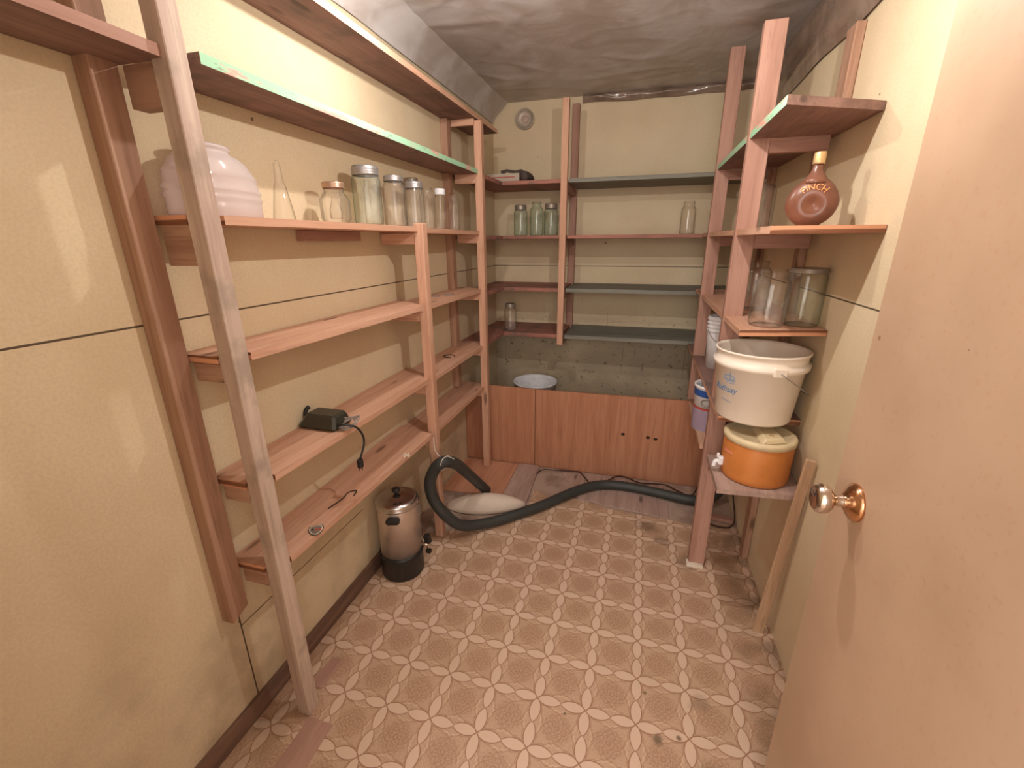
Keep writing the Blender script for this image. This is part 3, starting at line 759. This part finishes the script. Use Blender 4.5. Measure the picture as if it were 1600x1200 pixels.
bm = BM(); lathe(bm, [(0, .1740), (.007, .1740), (.006, .1755), (0, .1755)], (c[0]+.022, c[1]-.05, c[2]), 20); link('vent_plug', bm, M_gold, t)
bm = BM(); lx, ly = c[0]-.108, c[1]-.012
box(bm, lx-.014, lx+.004, ly-.011, ly+.011, c[2]+.030, c[2]+.062, .004)
tube(bm, [(lx-.010, ly, c[2]+.044), (lx-.022, ly, c[2]+.040), (lx-.026, ly, c[2]+.022)], .007, 12, 5)
box(bm, lx-.020, lx-.010, ly-.006, ly+.006, c[2]+.056, c[2]+.074, .003)
link('tap', bm, M_whiteb, t)
bm = BM(); cl = (c[0], c[1]); n = 10; g = []
for i in range(n+1):
    a = PI+.20+.42*i/n; g.append([bm.verts.new((cl[0]+.1108*math.cos(a), cl[1]+.1108*math.sin(a), c[2]+z)) for z in (.092+.004*i/n, .108-.004*i/n)])
for i in range(n): bm.faces.new((g[i][0], g[i+1][0], g[i+1][1], g[i][1]))
link('label', bm, plain('pink_sticker', srgb(222, 140, 110), .6, .2), t)

# bucket standing in the bin behind the red board
c = (-.655, 2.86, 0)
t = thing('bucket', 'pale grey bucket standing inside the bin behind the reddish board', 'bucket', c)
bm = BM(); lathe(bm, [(0, 0), (.12, 0), (.148, .455), (.154, .458), (.154, .468), (.147, .47), (.142, .45), (.115, .01), (0, .01)], c, 48); link('body', bm, M_whiteb, t, True)

# ------------------------------------------------------------------ coffee urn
c = (-.925, 1.425, 0)
t = thing('coffee_urn', 'tall steel coffee urn with black base on the floor under the left shelves', 'coffee urn', c)
bm = BM(); lathe(bm, [(0, .0), (.088, .0), (.092, .006), (.091, .092), (.094, .098), (.094, .112), (.088, .114), (0, .114)], c, 48); link('base', bm, M_black, t, True)
bm = BM(); lathe(bm, [(0, .112), (.087, .112), (.085, .335), (.083, .345), (0, .345)], c, 48); link('tank', bm, M_steel, t, True)
bm = BM(); lathe(bm, [(.086, .338), (.091, .341), (.092, .348), (.088, .354), (.090, .360), (.086, .368), (.070, .374), (.066, .372), (.040, .382), (.030, .384), (0, .385)], c, 48); lidu = link('lid', bm, M_alu, t, True)
bm = BM(); lathe(bm, [(0, .384), (.008, .384), (.009, .394), (.017, .398), (.018, .406), (.013, .412), (0, .413)], c, 24); link('lid_knob', bm, M_black, lidu, True)
fx, fy = math.cos(math.radians(18)), math.sin(math.radians(18))     # direction the tap points
def hnd(a):
    bm = BM(); q = Matrix.Rotation(a, 3, 'Z')
    box(bm, .080, .112, -.028, .028, .300, .326, .008)
    for v in bm.verts:
        w_ = q @ Vector((v.co.x, v.co.y, 0)); v.co = Vector((c[0]+w_.x, c[1]+w_.y, v.co.z))
    link('handle', bm, M_black, t)
hnd(math.radians(-72)); hnd(math.radians(108))
bm = BM(); tube(bm, [(c[0]+.090*fx, c[1]+.090*fy, .15), (c[0]+.090*fx, c[1]+.090*fy, .33)], .006, 12, 1)
link('gauge_glass', bm, G_clear, t, True)
bm = BM(); px, py = c[0]+.118*fx, c[1]+.118*fy
tube(bm, [(c[0]+.085*fx, c[1]+.085*fy, .125), (c[0]+.128*fx, c[1]+.128*fy, .125)], .009, 12, 1)
tube(bm, [(px, py, .13), (px, py, .098)], .008, 12, 1)
tap = link('tap', bm, M_chrome, t, True)
bm = BM(); hexa(bm, [(px-.012, py-.012, .134), (px+.016, py-.012, .134), (px+.016, py+.012, .134), (px-.012, py+.012, .134), (px-.020, py-.012, .170), (px+.006, py-.012, .176), (px+.006, py+.012, .176), (px-.020, py+.012, .170)], .003); link('tap_lever', bm, M_black, tap)
bm = BM(); box(bm, px-.012, px+.012, py-.010, py+.010, .080, .098, .003); link('tap_spout', bm, M_black, tap)

# ------------------------------------------------------------------ hose, string and cables
hp = [(-.762, 2.095, .029), (-.765, 1.97, .150), (-.767, 1.84, .275), (-.768, 1.72, .388), (-.775, 1.64, .446), (-.795, 1.605, .455), (-.832, 1.605, .415), (-.860, 1.605, .340), (-.850, 1.615, .245), (-.800, 1.64, .150), (-.745, 1.69, .075), (-.66, 1.79, .035), (-.555, 1.89, .028), (-.415, 2.035, .028), (-.268, 2.215, .030), (-.160, 2.31, .030), (-.055, 2.345, .030), (.07, 2.345, .030), (.20, 2.325, .030), (.35, 2.30, .030), (.44, 2.31, .034), (.51, 2.36, .07), (.545, 2.41, .13)]
bm = BM()
tube(bm, hp, .0275, 16, 12, rf=lambda i: .0262 + .0012*(i % 2))
tag(link('vacuum_hose', bm, M_hose, None, True), 'thick black ribbed hose looping up by the post and snaking over the floor', 'hose')
bm = BM(); tube(bm, [(-.842, 1.640, .560), (-.835, 1.630, .50), (-.800, 1.625, .470), (-.765, 1.615, .485), (-.735, 1.61, .48)], .0016, 6, 5)
tube(bm, [(-.790+.0, 1.58, .452), (-.778, 1.585, .485), (-.768, 1.625, .486), (-.775, 1.648, .455), (-.785, 1.64, .420), (-.795, 1.60, .418), (-.790, 1.58, .452)], .0018, 6, 5)
tag(link('string_tie', bm, M_string, None, True), 'white string tying the top of the hose loop to the pine post', 'string')
bm = BM(); tube(bm, [(-.53, 2.38, .014), (-.50, 2.43, .02), (-.42, 2.455, .014), (-.33, 2.475, .010), (-.275, 2.475, .012), (-.235, 2.42, .010), (-.20, 2.36, .010)], .0035, 8, 6)
tag(link('power_cable', bm, M_cable, None, True), 'thin dark cable on the floor left of the hose crest, by the reddish board', 'cable')
bm = BM(); tube(bm, [(-.10, 2.42, .008), (-.05, 2.465, .02), (.0, 2.485, .014), (.09, 2.45, .008), (.17, 2.46, .008), (.24, 2.465, .008), (.308, 2.41, .008), (.375, 2.385, .008), (.41, 2.43, .05), (.43, 2.47, .13)], .0035, 8, 6)
tag(link('power_cable', bm, M_cable, None, True), 'thin dark cable running behind the hose towards the right wall', 'cable')
bm = BM(); tube(bm, [(.54, 2.30, .22), (.56, 2.25, .10), (.56, 2.16, .03), (.53, 2.12, .008), (.46, 2.12, .006), (.42, 2.16, .006), (.39, 2.20, .006)], .004, 8, 6)
tag(link('power_cable', bm, M_cable, None, True), 'dark cable looping down the right wall behind the near post', 'cable')

# ------------------------------------------------------------------ small things on the left shelves
t = thing('battery_charger', 'dark oblong charger box with its cord hanging over the fourth left shelf', 'charger', (-.955, 1.12, .822))
bm = BM(); box(bm, -1.035, -.895, 1.07, 1.165, .824, .872, .008)
for v in bm.verts:
    if v.co.z > .86: v.co.x += (.02 if v.co.x < -.96 else -.006); v.co.y += (.012 if v.co.y < 1.12 else -.012)
link('case', bm, M_pack, t)
bm = BM(); tube(bm, [(-1.035, 1.11, .852), (-1.037, 1.12, .870), (-1.030, 1.13, .878)], .007, 8, 3); link('grommet', bm, M_black, t, True)
bm = BM()
for k in range(3):
    q = .008*k; tube(bm, [(-.90, 1.115+q, .834+q), (-.872, 1.135+q, .850), (-.852, 1.12+q*1.5, .838+q), (-.868, 1.09+q, .830), (-.898, 1.095+q, .832)], .0026, 6, 5)
link('wire_coil', bm, M_wire, t, True)
bm = BM(); tube(bm, [(-.90, 1.09, .842), (-.872, 1.09, .846), (-.846, 1.11, .834), (-.838, 1.13, .800), (-.836, 1.13, .765), (-.838, 1.105, .725)], .0036, 8, 6)
cord = link('cord', bm, M_black, t, True)
bm = BM(); box(bm, -.846, -.830, 1.092, 1.110, .692, .724, .003); box(bm, -.842, -.840, 1.097, 1.098, .682, .693, 0); box(bm, -.836, -.834, 1.104, 1.105, .682, .693, 0); link('plug', bm, M_black, cord)

# badge on the lowest shelf
bx, by, bz = -.893, .925, .5625
t = thing('shield_badge', 'small shield-shaped sticker badge with red dot on the lowest left shelf', 'badge', (bx, by, bz))
def shield(s, z, mat, name):
    pts = [(-1, .55), (-.75, .75), (-.9, 1), (.9, 1), (.75, .75), (1, .55), (.9, -.1), (.55, -.7), (0, -1), (-.55, -.7), (-.9, -.1)]
    bm = BM(); q = Matrix.Rotation(math.radians(38), 3, 'Z'); vs = []
    for x, y in pts:
        w_ = q @ Vector((x*s*.021, y*s*.024, 0)); vs.append(bm.verts.new((bx+w_.x, by+w_.y, bz+z)))
    f = bm.faces.new(vs); r = bmesh.ops.extrude_face_region(bm, geom=[f])
    for v in [g for g in r['geom'] if isinstance(g, bmesh.types.BMVert)]: v.co.z += .0008
    return link(name, bm, mat, t)
shield(1.1, 0, plain('badge_border', srgb(70, 62, 62), .4), 'border'); shield(.95, .001, M_label, 'white_rim'); shield(.82, .0018, M_greymetal, 'field')
for dx, dy, m_ in ((0, .002, M_redink), (.010, .006, M_redink), (-.010, -.002, M_black)):
    bm = BM(); lathe(bm, [(0, .0026), (.0042, .0026), (.0040, .0032), (0, .0032)], (bx+dx, by+dy, bz), 12); link('badge_dot', bm, m_, t)

def ring(label, x, y, z, r, mat, tr=.002, gap=0):
    bm = BM(); n = 24; tube(bm, [(x+r*math.cos((2*PI-gap)*i/n), y+r*math.sin((2*PI-gap)*i/n), z+tr) for i in range(n+1)], tr, 6, 1)
    return tag(link('jar_ring', bm, mat, None, True), label, 'ring')
ring('black open rubber ring on the far bay of the fourth left shelf', -.955, 2.10, .812, .030, M_black, .0024, .9)
ring('grey wire ring at the back of the far bay, third left shelf', -.985, 2.02, 1.140, .034, M_wire, .0018)
ring('grey wire ring in front of the other on the far bay, third left shelf', -.935, 2.09, 1.140, .030, M_wire, .0018, .5)
bm = BM()
for k in range(6): 
    a = k*1.05; tube(bm, [(-.862+.003*math.cos(a), 1.43, .566), (-.862+.010*math.cos(a), 1.43+.010*math.sin(a), .572+.006*(k % 2)), (-.862+.014*math.cos(a+.4), 1.43+.012*math.sin(a+.4), .567)], .0022, 6, 3)
tag(link('paper_scrap', bm, M_label), 'tiny crumpled white scrap on the lowest left shelf near the pine post', 'scrap')
# black wire hook lying on the lowest shelf
bm = BM(); tube(bm, [(-.93, 1.03, .566), (-.92, 1.09, .567), (-.925, 1.13, .567), (-.905, 1.15, .567), (-.895, 1.12, .567)], .002, 6, 5)
tag(link('wire_hook', bm, M_cable, None, True), 'thin bent wire hook on the lowest left shelf beyond the badge', 'wire')

# flat box with dark cloth on the top far shelf
t = thing('flat_box', 'flat pale box with a red stripe on the top far shelf in the corner', 'box', (-.87, 2.96, 1.746))
bm = BM(); box(bm, -.98, -.770, 2.86, 3.04, 1.746, 1.796, .002); link('carton', bm, M_card, t)
part_box('stripe', t, (-.97, -.80, 2.858, 2.8599, 1.772, 1.777), M_redink, 0)
bm = BM(); tube(bm, [(-.745, 2.86, 1.776), (-.735, 2.92, 1.78), (-.738, 3.0, 1.774), (-.745, 3.05, 1.772)], .028, 14, 4)
for v in bm.verts: v.co += Vector((noise.noise(v.co*30), 0, noise.noise(v.co*25+Vector((3, 0, 0)))))*.006
tag(link('rolled_cloth', bm, M_darkcloth, None, True), 'dark rolled cloth beside the flat box on the top far shelf', 'cloth')
bm = BM(); tube(bm, [(-.90, 2.92, 1.806), (-.87, 2.93, 1.82), (-.82, 2.93, 1.812), (-.78, 2.94, 1.816), (-.77, 2.96, 1.806)], .009, 8, 4)
for v in bm.verts: v.co += Vector((noise.noise(v.co*40), noise.noise(v.co*33), noise.noise(v.co*37)))*.008
tag(link('crumpled_cloth', bm, M_darkcloth, None, True), 'small dark crumpled rag lying on top of the flat box', 'cloth')

# round vent cover on the far wall
t = thing('vent_cover', 'round pale vent cover high on the far wall near the plastic ceiling', 'vent', (-.817, YB, 2.165))
def ylathe(bm, prof, c, n=40):
    rings = []
    for r, q in prof:
        rings.append([bm.verts.new((c[0], c[1]-q, c[2]))] if r < 1e-5 else [bm.verts.new((c[0]+r*math.cos(2*PI*i/n), c[1]-q, c[2]+r*math.sin(2*PI*i/n))) for i in range(n)])
    for a, b in zip(rings, rings[1:]):
        for i in range(n):
            j = (i+1) % n
            if len(a) == 1: bm.faces.new((a[0], b[j], b[i]))
            elif len(b) == 1: bm.faces.new((a[i], a[j], b[0]))
            else: bm.faces.new((a[i], a[j], b[j], b[i]))
bm = BM(); ylathe(bm, [(.062, .0), (.062, .028), (.057, .028), (.055, .010), (.030, .006), (0, .006)], (-.817, YB-.001, 2.160)); link('rim', bm, plain('vent_metal', srgb(186, 172, 156), .5, .4, .3), t, True)
bm = BM(); ylathe(bm, [(.022, .007), (.022, .016), (.018, .018), (0, .018)], (-.817, YB-.001, 2.160)); link('hub', bm, plain('vent_plastic', srgb(190, 164, 150), .5), t, True)

# leaning board by the right wall
bm = BM(); hexa(bm, [(.506,1.474,0), (.544,1.474,0), (.546,1.486,0), (.508,1.486,0), (.538,1.424,.748), (.567,1.424,.742), (.569,1.436,.742), (.540,1.436,.748)], .0015)
tag(link('leaning_board', bm, M_slat), 'narrow bare wooden slat leaning on the right wall beside the door edge', 'slat')

# bulbs (above the frame)
def bulb(label, loc, zc, strength, col):
    t = thing('light_bulb', label, 'lamp', loc)
    m, nt, b = new_mat('bulb_glow', .4); b.inputs['Emission Color'].default_value = col; b.inputs['Emission Strength'].default_value = strength
    x, y, z = loc
    bm = BM(); lathe(bm, [(0, .030), (.014, .034), (.024, .046), (.026, .058), (.020, .074), (.012, .090), (0, .090)], (x, y, z), 24); link('globe', bm, m, t, True)
    bm = BM(); lathe(bm, [(0, .088), (.014, .088), (.016, .12), (.020, .125), (.020, .14), (0, .14)], (x, y, z), 20); link('socket', bm, M_whiteb, t, True)
    if zc - z > .15: bm = BM(); tube(bm, [(x, y, z+.138), (x, y, zc)], .004, 8, 1); link('flex', bm, M_black, t)
bulb('bare bulb at the plastic ceiling above the left shelves', (-.60, 1.32, 2.03), 2.24, 8, (1, .86, .72, 1))
bulb('bare bulb hanging on a black flex in the middle of the room', (.05, 1.12, 1.92), 2.25, 8, (1, .82, .65, 1))
